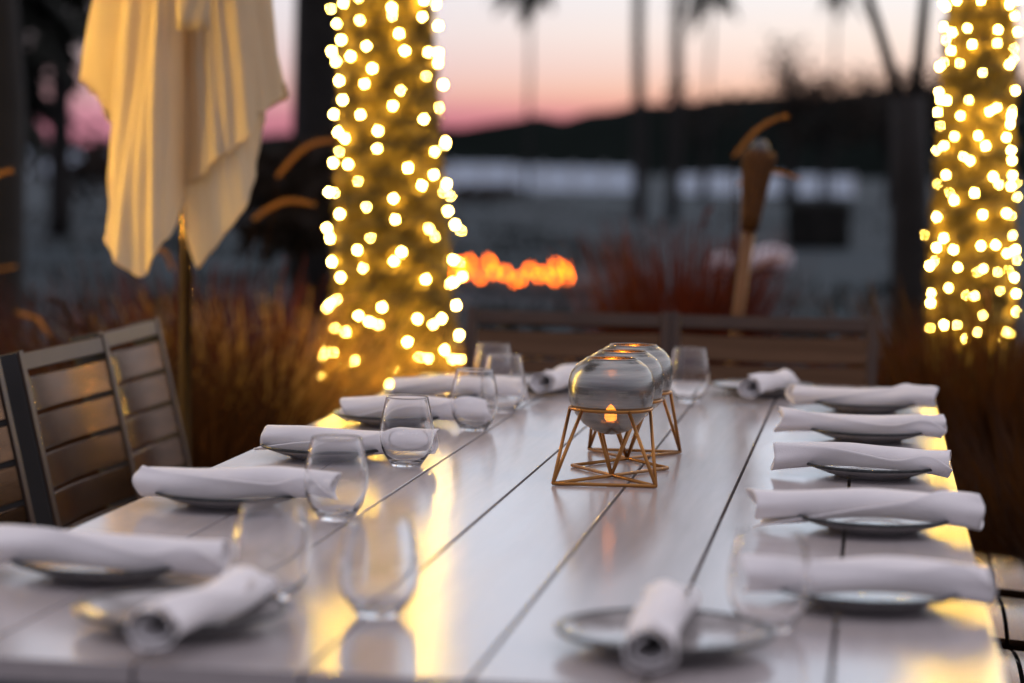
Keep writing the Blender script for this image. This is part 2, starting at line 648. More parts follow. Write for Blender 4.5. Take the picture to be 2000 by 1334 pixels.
# clipped dark hedge block
def hedge_block():
    rg = random.Random(9)
    root = thing('clipped_hedge', 'square cut dark hedge standing alone on the pale sand right of the torch', 'hedge', (-.96, 40.6, -.03))
    b = MB().box((0, 0, .4), (.98, .55, .76), bev=.06)
    b.build('branch_core', M['dark_bark'], root)
    c = MB()
    for k in range(1100):
        f = rg.choice((0, 1, 2, 3, 4))
        u, v = rg.uniform(-1, 1), rg.uniform(-1, 1)
        q = [Vector((u * .5, -.29, .4 + v * .38)), Vector((u * .5, .29, .4 + v * .38)), Vector((.5, u * .29, .4 + v * .38)),
             Vector((-.5, u * .29, .4 + v * .38)), Vector((u * .5, v * .29, .79))][f]
        d = Vector((rg.gauss(0, 1), rg.gauss(0, 1), rg.gauss(0, 1))).normalized()
        e = d.orthogonal().normalized()
        s = .05 * rg.uniform(.6, 1.3)
        c.add([q - d * s, q - e * s * .5, q + d * s, q + e * s * .5], [(0, 1, 2, 3)])
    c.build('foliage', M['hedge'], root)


hedge_block()

# two pale stones on the sand, either side of the torch
for (x, y, r, lab) in ((-1.86, 30.1, .15, 'small round pale stone on the sand left of the torch pole'),
                       (-1.30, 30.1, .22, 'larger pale stone on the sand right of the torch pole')):
    rg = random.Random(int(r * 100))
    bm = bmesh.new()
    bmesh.ops.create_icosphere(bm, subdivisions=2, radius=r)
    b = MB()
    bm.verts.index_update()
    b.add([v.co * rg.uniform(.9, 1.06) for v in bm.verts], [[v.index for v in f.verts] for f in bm.faces])
    bm.free()
    o = b.build('pale_stone', M['pale_stone'], None, True, (x, y, r * .8 - .03))
    o.scale = (1.25, 1, .85)
    tag(o, lab, 'stone')

# ------------------------------------------------------------------ fire pit out on the sand
fp = thing('fire_pit', 'burning fire pit out on the sand right of the nearer string lit palm', 'fire pit', (-3.62, 24.6, -.02))
rg = random.Random(4)
for k in range(18):
    a = 2 * math.pi * k / 18
    MB().box((0, 0, 0), (.24, .16, .14), bev=.03).build('stone', M['stone'], fp, False, (math.cos(a) * .78, math.sin(a) * .5, .05)).rotation_euler = (0, 0, a + 1.57 + rg.uniform(-.2, .2))
MB().lathe([(0, .03), (.5, .05), (.7, .0)], 20).build('ash_bed', M['stone'], fp, True).scale = (1, .6, 1)
for (u, z) in ((-.66, .08), (-.60, .17), (-.56, .10), (-.50, .20), (-.40, .06), (-.30, .21), (-.22, .12), (-.13, .10), (-.06, .01), (.04, .05), (.10, .13), (.18, .08), (.30, .11), (.36, .05), (.46, .14), (.52, .08), (.40, .19)):
    P = [(0, 0, 0), (rg.uniform(-.01, .01), rg.uniform(-.01, .01), .02), (rg.uniform(-.02, .02), 0, .045), (rg.uniform(-.02, .02), 0, .075)]
    MB().tube(P, [v * rg.uniform(.8, 1.25) for v in (.011, .019, .011, .002)], 7).build('flame', M['ember'], fp, True, (u, rg.uniform(-.2, .2), .05 + z))

# ================================================================== STRING LIT PALMS


def trunk_mesh(T, seed, boots):
    """rough palm trunk: rings of old leaf bases standing proud in a spiral lattice"""
    nz_, na = 190, 64
    zs = [q[0] for q in T]
    rg = np.random.RandomState(seed)
    V = []
    H = T[-1][0]
    for i in range(nz_):
        z = H * i / (nz_ - 1)
        ax, ay, r = (float(np.interp(z, zs, [q[k] for q in T])) for k in (1, 2, 3))
        for k in range(na):
            a = 2 * math.pi * k / na
            u = a / (2 * math.pi) * boots
            v = z / .11
            d1 = abs(math.sin(math.pi * (u + v) / 1.0))
            d2 = abs(math.sin(math.pi * (u - v) / 1.0))
            bump = min(d1, d2) ** .6
            rr = r * (.84 + .16 * bump) + rg.uniform(-.006, .006)
            V.append((ax - T[0][1] + rr * math.cos(a), ay - T[0][2] + rr * math.sin(a), z))
    F = [(i * na + k, i * na + (k + 1) % na, (i + 1) * na + (k + 1) % na, (i + 1) * na + k) for i in range(nz_ - 1) for k in range(na)]
    return MB().add(V, F)


def lit_palm(T, seed, label, boots, h, crown=1.9):
    root = thing('palm_tree', label, 'palm tree', (T[0][1], T[0][2], -.02))
    T2 = [q for q in T]
    trunk_mesh(T2, seed, boots).build('trunk', M['bark'], root)
    rg = random.Random(seed)
    c = MB()
    tx, ty = T[-1][1] - T[0][1], T[-1][2] - T[0][2]
    for k in range(26):
        frond_mesh(c, (tx, ty, T[-1][0] - .05), k * 2.4, rg.uniform(.0, 1.2), crown * rg.uniform(.85, 1.1), rg.uniform(.2, .45), rg)
    c.build('crown', M['frond'], root)
    return root


bm = bmesh.new()
bmesh.ops.create_icosphere(bm, subdivisions=1, radius=1)
bm.verts.index_update()
bulb_b = MB().add([v.co for v in bm.verts], [[v.index for v in f.verts] for f in bm.faces])
bm.free()
bulb_me = None


def string_lights(T, B, label, seed, total=270, zmin=.45, zmax=2.55, br=.0042):
    """bulbs pegged on the trunk at (height mm, bearing, stand-off mm, small?), the rest of the winding carried on round the back and up"""
    global bulb_me
    rg = random.Random(seed)
    root = thing('string_lights', label, 'string lights', (T[0][1], T[0][2], 0))
    zs = [q[0] for q in T]

    def onto(z, a, off):
        ax, ay, r = (float(np.interp(z, zs, [q[k] for q in T])) for k in (1, 2, 3))
        rr = r + .006 + off
        return (ax - T[0][1] + rr * math.cos(a), ay - T[0][2] + rr * math.sin(a), z)
    pts = [(onto(z / 1000, R(a), e / 1000), br if not d else br * .55) for z, a, e, d in B]
    front = [a for _, a, _, _ in B]
    a0 = sum(front) / len(front) if front else None
    while len(pts) < total:
        z = rg.uniform(zmin, zmax)
        a = rg.uniform(0, 360)
        facing = a0 is not None and abs((a - a0 + 180) % 360 - 180) < 138
        if facing and .5 < z < 1.78:
            continue
        q = onto(z, R(a), 0)
        if any((Vector(q) - Vector(w[0])).length < .035 for w in pts):
            continue
        pts.append((q, br))
    for q, s in pts:
        if bulb_me is None:
            o = bulb_b.build('bulb', M['bulb'], root, True)
            bulb_me = o.data
        else:
            o = link('bulb', bulb_me, root)
        o.location = q
        s *= rg.choice((1, 1, 1, .92, .8, .68))
        o.scale = (s, s, s * rg.uniform(1.0, 1.35))
    P = []
    turns = int((zmax - zmin) / .085)
    for i in range(turns * 20 + 1):
        z = zmin + (zmax - zmin) * i / (turns * 20)
        P.append(onto(z, 2 * math.pi * i / 20, -.003))
    MB().tube(P, .0038, 5, False).build('wire', M['wire'], root)
    return root


LT = [(0, -1.672, 8.39, .29), (.50, -1.689, 8.412, .245), (.92, -1.701, 8.44, .220), (1.37, -1.724, 8.47, .191), (1.83, -1.749, 8.499, .172), (4.8, -1.87, 8.65, .15)]
RT = [(0, .31, 7.74, .19), (.70, .305, 7.761, .152), (.99, .300, 7.782, .147), (1.39, .305, 7.812, .129), (1.80, .308, 7.842, .113), (4.4, .34, 7.98, .10)]
LB = [(1791,193,16,0), (1806,225,0,0), (1737,207,0,0), (1678,221,0,0), (1640,193,11,0), (1603,206,0,0), (1618,238,0,0), (1535,217,0,0), (1467,225,0,0),
      (1418,193,1,0), (1354,216,0,0), (1332,230,0,0), (1285,220,0,1), (1246,204,0,0), (1242,236,0,0), (1142,193,8,0), (1141,213,0,1), (1068,225,0,0),
      (1015,193,10,0), (980,202,0,0), (899,213,0,0), (847,230,0,0), (752,214,0,0), (660,239,0,0), (1744,251,0,0), (1654,259,0,0), (1576,265,0,0),
      (1523,256,0,0), (1415,251,0,0), (1360,270,0,0), (1298,269,0,0), (1184,249,0,1), (1095,258,0,0), (988,262,0,1), (945,249,0,0), (883,255,0,0),
      (719,252,0,0), (750,273,0,0), (690,270,0,0), (1789,288,0,0), (1760,288,0,0), (1699,295,0,0), (1640,301,0,0), (1502,295,0,0), (1448,286,0,0),
      (1233,299,0,0), (1126,284,0,0), (1054,285,0,0), (941,290,0,0), (910,283,0,0), (711,303,0,0), (633,294,0,0), (1762,326,0,0), (1822,330,0,0),
      (1813,6,0,0), (1739,10,3,0), (1640,333,0,0), (1604,354,0,0), (1555,327,0,1), (1530,10,6,0), (1446,348,0,1), (1404,320,0,0), (1328,6,0,0),
      (1291,333,0,0), (1211,329,0,0), (1173,313,0,0), (1179,353,0,0), (1149,343,0,1), (1134,10,1,1), (1023,318,0,0), (995,325,0,1), (1035,10,8,0),
      (1014,10,27,1), (912,354,0,0), (901,10,16,1), (851,10,20,0), (828,343,0,0), (848,312,0,0), (710,328,0,0), (646,1,0,0), (609,193,0,0),
      (575,205,0,0), (535,233,0,0), (564,249,0,0), (537,283,0,0), (579,304,0,0), (565,341,0,0)]
RB = [(1769,204,0,0), (1788,228,0,0), (1786,267,0,0), (1775,314,0,0), (1741,327,0,0), (1692,337,0,0), (1707,200,0,0), (1687,223,0,0), (1699,249,0,0),
      (1695,294,0,0), (1664,211,0,0), (1630,223,0,0), (1648,257,0,0), (1653,293,0,0), (1640,325,0,1), (1607,325,0,1), (1590,240,0,0), (1594,209,0,1),
      (1582,193,0,0), (1588,315,0,0), (1561,273,0,0), (1501,199,0,0), (1476,205,0,0), (1474,221,0,0), (1475,256,0,0), (1508,329,0,0), (1438,200,0,0),
      (1426,245,0,0), (1440,284,0,0), (1453,294,0,0), (1447,322,0,1), (1431,319,0,0), (1403,317,0,0), (1396,211,0,1), (1361,238,0,0), (1364,270,0,0),
      (1361,310,0,0), (1317,205,0,0), (1332,222,0,0), (1333,280,0,0), (1321,319,0,0), (1290,321,0,0), (1299,252,0,0), (1287,261,0,0), (1241,229,0,0),
      (1212,215,0,1), (1238,291,0,0), (1214,299,0,0), (1243,322,0,0), (1210,319,0,0), (1219,334,0,1), (1176,335,0,0), (1186,236,0,1), (1163,243,0,0),
      (1187,268,0,0), (1109,218,0,0), (1120,279,0,0), (1126,311,0,0), (1118,320,0,1), (1050,184,0,1), (1044,232,0,0), (1056,323,0,0), (1013,222,0,0),
      (1009,246,0,0), (1024,278,0,0), (1027,296,0,0), (1001,313,0,0), (1012,329,0,0), (980,333,0,1), (956,210,0,0), (971,219,0,1), (955,252,0,0),
      (941,274,0,1), (953,281,0,0), (943,299,0,1), (949,316,0,1), (925,326,0,0), (871,215,0,0), (890,241,0,0), (868,272,0,0), (885,302,0,1),
      (875,330,0,0), (818,330,0,0), (776,252,0,1), (757,275,0,1), (809,281,0,1), (757,312,0,1)]
LB += [(560, 212, 8, 0), (585, 224, 0, 0), (540, 240, 0, 0), (700, 262, 0, 0), (690, 318, 0, 0), (600, 330, 0, 0), (575, 312, 0, 0), (735, 205, 0, 1), (770, 226, 0, 1), (670, 225, 0, 1)]
RB += [(760, 214, 0, 1), (735, 262, 0, 1), (750, 322, 0, 1), (725, 296, 0, 1), (840, 214, 0, 0), (870, 262, 0, 1), (775, 236, 0, 0)]
lit_palm(LT, 41, 'stouter palm trunk wound with lights, standing behind the left place settings', 7, 4.8)
lit_palm(RT, 42, 'slimmer palm trunk wound with lights at the right edge of the view', 6, 4.4)
string_lights(LT, LB, 'warm fairy lights wound round the stouter palm behind the left place settings', 51)
string_lights(RT, RB, 'warm fairy lights wound round the slimmer palm at the right edge', 52, 215, .72, br=.0036)
# unseen lit palm, added left of the view to warm the parasol
OT = [(0, -3.05, 4.85, .24), (.7, -3.07, 4.86, .19), (1.8, -3.11, 4.9, .15), (4.4, -3.2, 5.0, .13)]
lit_palm(OT, 43, 'unseen palm trunk wound with lights, added left of the view to light the parasol', 7, 4.4)
string_lights(OT, [], 'oversized fairy lights on the added unseen palm, warming the parasol', 53, 270, .5, br=.0082)

# ================================================================== GRASSES


def blades(b, n, rad, h0, h1, arch, w, rg, dirs=None):
    for k in range(n):
        a = rg.uniform(0, 2 * math.pi)
        rr = rad * math.sqrt(rg.random())
        o = Vector((math.cos(a) * rr, math.sin(a) * rr, 0))
        az = a + rg.gauss(0, .5)
        d = Vector((math.cos(az), math.sin(az), 0))
        h = rg.uniform(h0, h1)
        ar = arch * rg.uniform(.3, 1.2)
        s = Vector((-d.y, d.x, 0)) * w * .5 * rg.uniform(.7, 1.3)
        V = []
        for i in range(5):
            u = i / 4
            q = o + d * (h * ar * u ** 1.7) + Vector((0, 0, h * (u - .33 * ar * u ** 2.4)))
            ww = s * (1 - .85 * u ** 1.5)
            V += [q - ww, q + ww]
        b.add(V, [(2 * i, 2 * i + 1, 2 * i + 3, 2 * i + 2) for i in range(4)])


def plume(parent, P, r, m):
    """a fox tail seed head: a core and fine bristles all along it"""
    b = MB()
    P = [Vector(q) for q in P]
    # subdivide
    Q = []
    for i in range(17):
        u = i / 16 * (len(P) - 1)
        k = min(len(P) - 2, int(u))
        Q.append(P[k].lerp(P[k + 1], u - k))
    b.tube(Q, [r * .5 * (.35 + .65 * math.sin(math.pi * min(1, .12 + .84 * i / 16)) ** .6) for i in range(17)], 8)
    rg = random.Random(int(abs(P[0].x) * 1e4) % 9999)
    for k in range(460):
        i = rg.randrange(16)
        q = Q[i].lerp(Q[i + 1], rg.random())
        t_ = (Q[i + 1] - Q[i]).normalized()
        e = t_.orthogonal().normalized()
        e = (Matrix.Rotation(rg.uniform(0, 6.28), 3, t_) @ e)
        tip = q + (e + t_ * .7).normalized() * r * rg.uniform(.8, 1.5)
        w = t_.cross(e) * r * .07
        b.add([q - w, q + w, tip], [(0, 1, 2)])
    return b.build('plume', m, parent, True)


def arc(p0, p1, rise, n=7):
    p0, p1 = Vector(p0), Vector(p1)
    return [p0.lerp(p1, i / (n - 1)) + Vector((0, 0, rise * math.sin(math.pi * i / (n - 1)))) for i in range(n)]


def grass(label, x, y, kind, n, rad, h0, h1, arch, w, seed, plumes=0, group=None, pl=()):
    rg = random.Random(seed)
    root = thing('fountain_grass', label, 'ornamental grass', (x, y, -.02), 0, group)
    b = MB()
    blades(b, n, rad, h0, h1, arch, w, rg)
    o = b.build('blades', M[kind], root)
    o['kind'] = 'stuff'
    st = MB()
    for k in range(plumes):
        a = rg.uniform(0, 6.28)
        d = Vector((math.cos(a), math.sin(a), 0))
        h = rg.uniform(h0 * .9, h1 * 1.0)
        q0 = d * h * .28 + Vector((0, 0, h * .95))
        q1 = q0 + d * .10 + Vector((0, 0, .07))
        st.tube([d * .04, d * h * .12 + Vector((0, 0, h * .5)), q0], [.003, .0025, .002], 4)
        plume(root, [q0, q0.lerp(q1, .5) + Vector((0, 0, .02)), q1 + d * .03], .011, M['plume'] if rg.random() < .25 else M[kind])
    for (p0, p1, rise, r) in pl:                         # heads given in world metres
        A = [q - Vector((x, y, -.02)) for q in arc(p0, p1, rise)]
        plume(root, A, r, M['plume'])
        st.tube([(A[0].x * .15, A[0].y * .15, 0), (A[0].x * .6, A[0].y * .6, A[0].z * .55), A[0] - Vector((0, 0, .06)), A[0]], [.004, .003, .0025, .002], 5)
    if st.v:
        st.build('stems', M['grass_brown'], root)
    return root


g1 = 'purple grasses behind the left chairs'
grass('reddish grass with two glowing arched seed heads, just left of the stouter lit palm', -2.2, 7.75, 'grass_dark', 800, .28, .6, 1.02, .5, .016, 61, 3, g1,
      pl=[((-1.943, 7.715, 1.195), (-1.760, 7.75, 1.318), .038, .0155), ((-1.963, 7.499, 1.06), (-1.775, 7.531, 1.112), .033, .0155)])
grass('reddish brown grass right behind the parasol pole', -2.25, 6.9, 'grass_brown', 900, .30, .6, .95, .5, .012, 62, 4, g1)
grass('brown grass filling the gap between the last left chair and the palm', -1.98, 6.75, 'grass_brown', 800, .30, .45, .85, .6, .012, 63, 2, g1)
grass('straw coloured grass spilling over the foot of the stouter lit palm', -1.98, 7.8, 'grass_gold', 1100, .30, .5, .95, .7, .012, 64, 1, g1)
grass('straw coloured grass in front of the stouter lit palm, behind the far left setting', -1.45, 7.85, 'grass_gold', 700, .26, .45, .80, .7, .012, 65, 0, g1)
grass('purple grass at the far left behind the slatted chairs', -3.35, 8.1, 'grass_dark', 700, .32, .5, .92, .5, .016, 66, 4, g1)
grass('purple grass left of the parasol pole with one orange seed head at the edge', -2.75, 6.9, 'grass_dark', 600, .28, .45, .80, .5, .016, 67, 2, g1,
      pl=[((-2.56, 6.716, 1.16), (-2.481, 6.722, 1.206), .01, .012)])
g2 = 'purple grasses behind the end chairs'
grass('tall purple grass behind the gap of the two end chairs, left of the torch', -.69, 8.7, 'grass_dark', 800, .20, .7, 1.16, .30, .018, 68, 5, g2)
grass('purple grass behind the left end chair, below the fire pit', -1.12, 8.8, 'grass_dark', 700, .26, .4, .68, .6, .012, 69, 3, g2)
grass('purple grass round the foot of the torch with one glowing arched head over it', -.40, 7.35, 'grass_dark', 420, .16, .40, .74, .35, .012, 70, 2, g2,
      pl=[((-.428, 7.239, 1.283), (-.276, 7.27, 1.408), .026, .0125), ((-.42, 7.336, 1.20), (-.237, 7.364, 1.222), .03, .010)])
grass('low purple grass right behind the left end chair', -.95, 7.7, 'grass_dark', 700, .34, .35, .66, .5, .016, 75, 2, g2)
grass('low purple grass right behind the right end chair', -.12, 8.4, 'grass_dark', 700, .34, .35, .66, .5, .016, 76, 2, g2)
g3 = 'brown grasses at the right edge'
grass('brown grass around the foot of the slimmer lit palm', .36, 7.2, 'grass_brown', 1100, .32, .62, 1.02, .40, .015, 71, 3, g3)
grass('dark brown grass beside the right rim of the table', .55, 6.05, 'grass_brown', 1100, .34, .5, .80, .45, .012, 72, 2, g3)
grass('dark grass low behind the right hand seats', .78, 5.35, 'grass_brown', 1000, .34, .35, .66, .5, .012, 73, 1, g3)
grass('purple grass between the right end chair and the slimmer lit palm', .05, 7.9, 'grass_dark', 380, .22, .5, .88, .4, .012, 74, 2, g3)

# forked slim tree by the right palm
root = thing('forked_tree', 'dark forked tree with two slim stems left of the slimmer lit palm', 'tree', (.205, 14.55, -.02))
root.scale = (1.6, 1.6, 1.0)
b = MB()
ncyl(b, [(0, 0, 0), (.005, 0, .6), (-.01, .03, 1.2), (-.03, .06, 1.72)], .085, .062, 10, .05, 3)
b.build('trunk', M['dark_bark'], root, True)
b = MB()
ncyl(b, [(-.045, .05, 1.66), (-.105, .06, 1.95), (-.175, .06, 2.28), (-.30, .1, 3.2), (-.36, .1, 4.2)], .026, .012, 8, .05, 4)
b.build('stem', M['dark_bark'], root, True)
b = MB()
ncyl(b, [(-.01, .06, 1.64), (.012, .07, 1.95), (.025, .08, 2.28), (.05, .1, 3.2), (.05, .1, 4.2)], .026, .014, 8, .05, 5)
b.build('stem', M['dark_bark'], root, True)
rg = random.Random(8)
c = MB()
for k in range(500):
    q = rg.choice((Vector((-.36, .1, 4.2)), Vector((.05, .1, 4.2)), Vector((-.15, .1, 4.4)))) + Vector((rg.gauss(0, .25), rg.gauss(0, .25), rg.gauss(0, .2)))
    d = Vector((rg.gauss(0, 1), rg.gauss(0, 1), rg.gauss(0, 1))).normalized()
    e = d.orthogonal().normalized()
    c.add([q - d * .06, q - e * .025, q + d * .06, q + e * .025], [(0, 1, 2, 3)])
c.build('crown', M['frond'], root)

# ------------------------------------------------------------------ tilted garden torch
root = thing('garden_torch', 'tilted bamboo torch with a woven head, behind the end chairs', 'torch', (-.474, 6.89, -.02))
ax = Vector((.135, .109, 1.316)).normalized()
q = lambda s: tuple(ax * s)
MB().tube([q(0), q(.4), q(.8), q(1.13)], [.014, .015, .016, .018], 12).build('pole', M['bamboo'], root, True)
b = MB()
prof = [(0, .019), (.05, .023), (.10, .029), (.15, .035), (.20, .041), (.225, .0435)]
b.tube([q(1.10 + s) for s, r in prof], [r for s, r in prof], 18)
b.build('basket', M['weave'], root, True)
for k in range(14):
    a = 2 * math.pi * k / 14
    e1 = ax.orthogonal().normalized()
    e2 = ax.cross(e1)
    w = e1 * math.cos(a) + e2 * math.sin(a)
    MB().tube([ax * (1.10 + s) + w * (r + .003) for s, r in prof], .0045, 5).build('cane', M['weave'], root, True)
MB().tube([q(1.315), q(1.330)], [.046, .046], 18).build('rim', M['weave'], root, True)
MB().tube([q(1.325), q(1.345), q(1.365)], [.03, .028, .014], 12).build('oil_can', M['apron'], root, True)
for s in (.3, .58, .86):
    MB().tube([q(s - .006), q(s), q(s + .006)], [.016, .0185, .016], 12).build('node_ring', M['bamboo'], root, True)

# ================================================================== CLOSED PARASOL


def smooth_interp(T, th):
    """periodic cosine interpolation of (angle, value...)"""
    n = len(T)
    for i in range(n):
        a0 = T[i][0]
        a1 = T[(i + 1) % n][0] + (360 if i == n - 1 else 0)
        t_ = th if th >= a0 else th + 360
        if a0 <= t_ <= a1:
            u = (t_ - a0) / max(1e-6, a1 - a0)
            u = u * u * (3 - 2 * u)
            return [T[i][k] + (T[(i + 1) % n][k] - T[i][k]) * u for k in range(1, len(T[0]))]
    return list(T[0][1:])


def zpx(y):            # height on the parasol's axis of a row of the photograph
    return 1.641 - (y / 525.0) * .665


root = thing('patio_parasol', 'closed cream canvas parasol hanging in folds over the left chairs', 'parasol', (-1.700, 5.835, -.01), R(16.3))
MB().tube([(0, 0, .05), (0, 0, 2.6)], .0175, 20).build('pole', M['pole'], root, True)
MB().lathe([(0, .0), (.26, .0), (.27, .02), (.25, .045), (.05, .06), (.04, .22), (0, .22)], 32).build('base', M['apron'], root, True)
MB().lathe([(.0, 2.56), (.03, 2.56), (.04, 2.6), (.02, 2.64), (0, 2.66)], 16).build('finial', M['pole'], root, True)
TB = [(2, .245, zpx(150)), (15, .225, zpx(185)), (60, .20, zpx(300)), (90, .20, zpx(330)), (130, .20, zpx(280)), (162, .23, zpx(180)), (178, .238, zpx(150)),
      (190, .185, zpx(235)), (205, .235, zpx(430)), (240, .205, zpx(527)), (256, .175, zpx(455)), (266, .135, zpx(375)), (276, .13, zpx(350)),
      (300, .175, zpx(290)), (330, .215, zpx(210)), (348, .245, zpx(165))]
nth, nv = 220, 46
rg = random.Random(12)


def canopy(T, name, k_fold, amp, r_top, z_top, a0=0, a1=360, pw=.85, ph=0.0, cl=True):
    V = []
    m = nth if cl else nth // 2
    for i in range(m):
        th = a0 + (a1 - a0) * i / (m if cl else m - 1)
        rh, zh = smooth_interp(T, th % 360) if cl else T(th)
        for j in range(nv):
            v = j / (nv - 1)
            z = z_top + (zh - z_top) * v
            tz = (z_top - z) / (z_top - 1.0)
            f = amp * (tz ** .8) * (.32 * math.sin(3 * R(th) + 7 * z + ph) + .22 * math.sin(11 * R(th) - 9 * z) + .75 * (1.3 * abs(math.sin(R(th) * k_fold * .5 + .7 * math.sin(2 * z))) ** .8 - .8) + .35 * math.sin(R(th) * k_fold + ph + .6 * math.sin(3 * z)) + .45 * math.sin(R(th) * (k_fold * 2 + 1) + 1.3 + 2.0 * z) + .2 * math.sin(R(th) * 37 + 5 * z))
            r = r_top + (rh - r_top) * v ** pw + f
            if cl:                                     # the cleft where two panels meet, and a second at the right
                r -= (.075 * math.exp(-((th - 271) / 8) ** 2) + .035 * math.exp(-((th - 308) / 7) ** 2) + .03 * math.exp(-((th - 222) / 7) ** 2)) * tz ** .7 * (1 - .45 * v)
            # the hem curls a little
            r += (.014 * math.sin(R(th) * 5 + 1) + .008 * math.sin(R(th) * 13)) * max(0, (v - .7) / .3) ** 2
            V.append((r * math.cos(R(th)), r * math.sin(R(th)), z))
    F = []
    for i in range(m if cl else m - 1):
        i2 = (i + 1) % m
        for j in range(nv - 1):
            F.append((i * nv + j, i * nv + j + 1, i2 * nv + j + 1, i2 * nv + j))
    o = MB().add(V, F).build(name, M['canvas'], root, True)
    hem = [V[i * nv + nv - 1] for i in range(m)]
    MB().tube(hem + (hem[:1] if cl else []), .0032, 6, not cl).build('hem', M['canvas'], o, True)
    return o


canopy(TB, 'canopy', 5, .027, .05, 2.56)


def lining(th):
    T = [(258, .075, zpx(380)), (272, .085, zpx(450)), (284, .115, zpx(512)), (296, .15, zpx(470)), (312, .195, zpx(400)), (326, .215, zpx(330)), (340, .205, zpx(230)), (356, .19, zpx(180))]
    for i in range(len(T) - 1):
        if T[i][0] <= th <= T[i + 1][0]:
            u = (th - T[i][0]) / (T[i + 1][0] - T[i][0])
            return [T[i][k] + (T[i + 1][k] - T[i][k]) * u for k in (1, 2)]
    return T[-1][1:]


canopy(lining, 'canopy_panel', 6, .010, .035, 2.5, 258, 356, 1.25, 2.0, False)
# tie strap with its stitched end, hanging on the front
V = []
for i in range(9):
    a = R(262 + 3.0 * i)
    for j in range(8):
        v = j / 7
        r = .225 - .02 * v + .004 * math.sin(i * 1.3 + j)
        V.append((r * math.cos(a) * (1 - .1 * v), r * math.sin(a), 1.80 - .235 * v))
F = [(i * 8 + j, i * 8 + j + 1, (i + 1) * 8 + j + 1, (i + 1) * 8 + j) for i in range(8) for j in range(7)]
o = MB().add(V, F).build('strap', M['canvas'], root, True)
o.modifiers.new('thickness', 'SOLIDIFY').thickness = .004

# ================================================================== CHAIRS
CW = .53


def make_chair(label, group):
    root = thing('slatted_chair', label, 'chair', (0, 0, 0), 0, group)
    tan = math.tan(R(13))
    w = CW

    def xb(z):
        return -.22 - tan * (z - .40)
    tilt = Matrix.Rotation(R(-13), 4, 'Y')
    for sy in (-1, 1):
        L = (.865 - .36) / math.cos(R(13))
        zc_ = (.865 + .36) / 2
        so = MB().box((0, 0, 0), (.060, .022, L), bev=.002).build('stile', M['chair_frame'], root)
        so.matrix_local = Matrix.Translation((xb(zc_) - .030, sy * (w / 2 - .011), zc_)) @ tilt
        MB().box((.0335, -sy * .001, 0), (.005, .024, L + .002), bev=.001).build('stile_facing', M['chair_trim'], so)
        MB().box((.20, sy * (w / 2 - .02), .19), (.04, .036, .38), bev=.003).build('leg', M['chair_frame'], root)
        b = MB()
        b.tube([(-.235, sy * (w / 2 - .02), .38), (-.29, sy * (w / 2 - .02), 0)], .019, 4)
        b.build('leg', M['chair_frame'], root)
        MB().box((0, sy * (w / 2 - .033), .376), (.43, .018, .036), bev=.003).build('seat_rail', M['chair_frame'], root)
    o = MB().box((0, 0, 0), (.030, w - .052, .034), bev=.002).build('top_rail', M['chair_trim'], root)
    zz = .865 - .017
    o.matrix_local = Matrix.Translation((xb(zz) - .011, 0, zz)) @ tilt

    def slat(width, h, th, sag):
        b = MB()
        V = []
        n = 18
        for i in range(n + 1):
            u = -1 + 2 * i / n
            y = u * width / 2
            x = -sag * (1 - u * u)
            for (dx, dz) in ((0, h / 2 - .002), (-.002, h / 2), (-th, h / 2), (-th, -h / 2), (-.002, -h / 2), (0, -h / 2 + .002)):
                V.append((x + dx, y, dz))
        F = [(i * 6 + k, i * 6 + (k + 1) % 6, (i + 1) * 6 + (k + 1) % 6, (i + 1) * 6 + k) for i in range(n) for k in range(6)]
        F += [tuple(range(6)), tuple(n * 6 + k for k in range(6))[::-1]]
        return b.add(V, F)
    me = None
    for k in range(6):
        zk = .865 - .036 - .008 - .0335 - k * .0765 * math.cos(R(13))
        if me is None:
            o = slat(w - .054, .067, .011, .026).build('back_slat', M['chair_slat'], root)
            for i, f in enumerate(o.data.polygons):
                f.use_smooth = True
            o.data.set_sharp_from_angle(angle=R(35))
            me = o.data
        else:
            o = link('back_slat', me, root)
        o.matrix_local = Matrix.Translation((xb(zk) + .002, 0, zk)) @ tilt
    me = None
    ry = Matrix.Rotation(R(-90), 4, 'Y')
    for k in range(6):
        if me is None:
            o = slat(w - .088, .066, .011, .020).build('seat_slat', M['chair_slat'], root)
            o.data.polygons.foreach_set('use_smooth', [True] * len(o.data.polygons))
            o.data.set_sharp_from_angle(angle=R(35))
            me = o.data
        else:
            o = link('seat_slat', me, root)
        o.matrix_local = Matrix.Translation((.195 - k * .074, 0, .412 - k * .0055)) @ Matrix.Rotation(R(86), 4, 'Y')
    return root


gl = 'slatted chairs along the left side of the table'
ch = make_chair('slatted chair at left, middle one of three, with brass light streaks on its slats', gl)
ch.location = (-1.293, 4.685, 0)
copy_thing(ch, 'slatted chair at left farthest back, glowing yellow beside the parasol pole', (-1.335, 5.265, 0), R(3))
copy_thing(ch, 'slatted chair at left nearest the camera, only the edge of its back in view', (-1.293, 4.06, 0), R(.5))
ge = 'slatted chairs across the far end of the table'
c1 = copy_thing(ch, 'end chair on the left, below the fire pit, its dark back towards the palm', (-.775, 5.91, 0), R(-90 + 2), ge)
c2 = copy_thing(ch, 'end chair on the right, in front of the torch', (-.25, 5.93, 0), R(-90 + 1), ge)
gr = 'slatted chairs along the right side of the table'
copy_thing(ch, 'chair at the right side whose slatted seat is farther from the camera', (.335, 5.13, 0), R(180), gr)
copy_thing(ch, 'chair at the right side whose slatted seat lies at the lower right corner', (.335, 4.585, 0), R(180), gr)
copy_thing(ch, 'chair at the right side cut off by the lower right corner', (.335, 4.04, 0), R(180), gr)

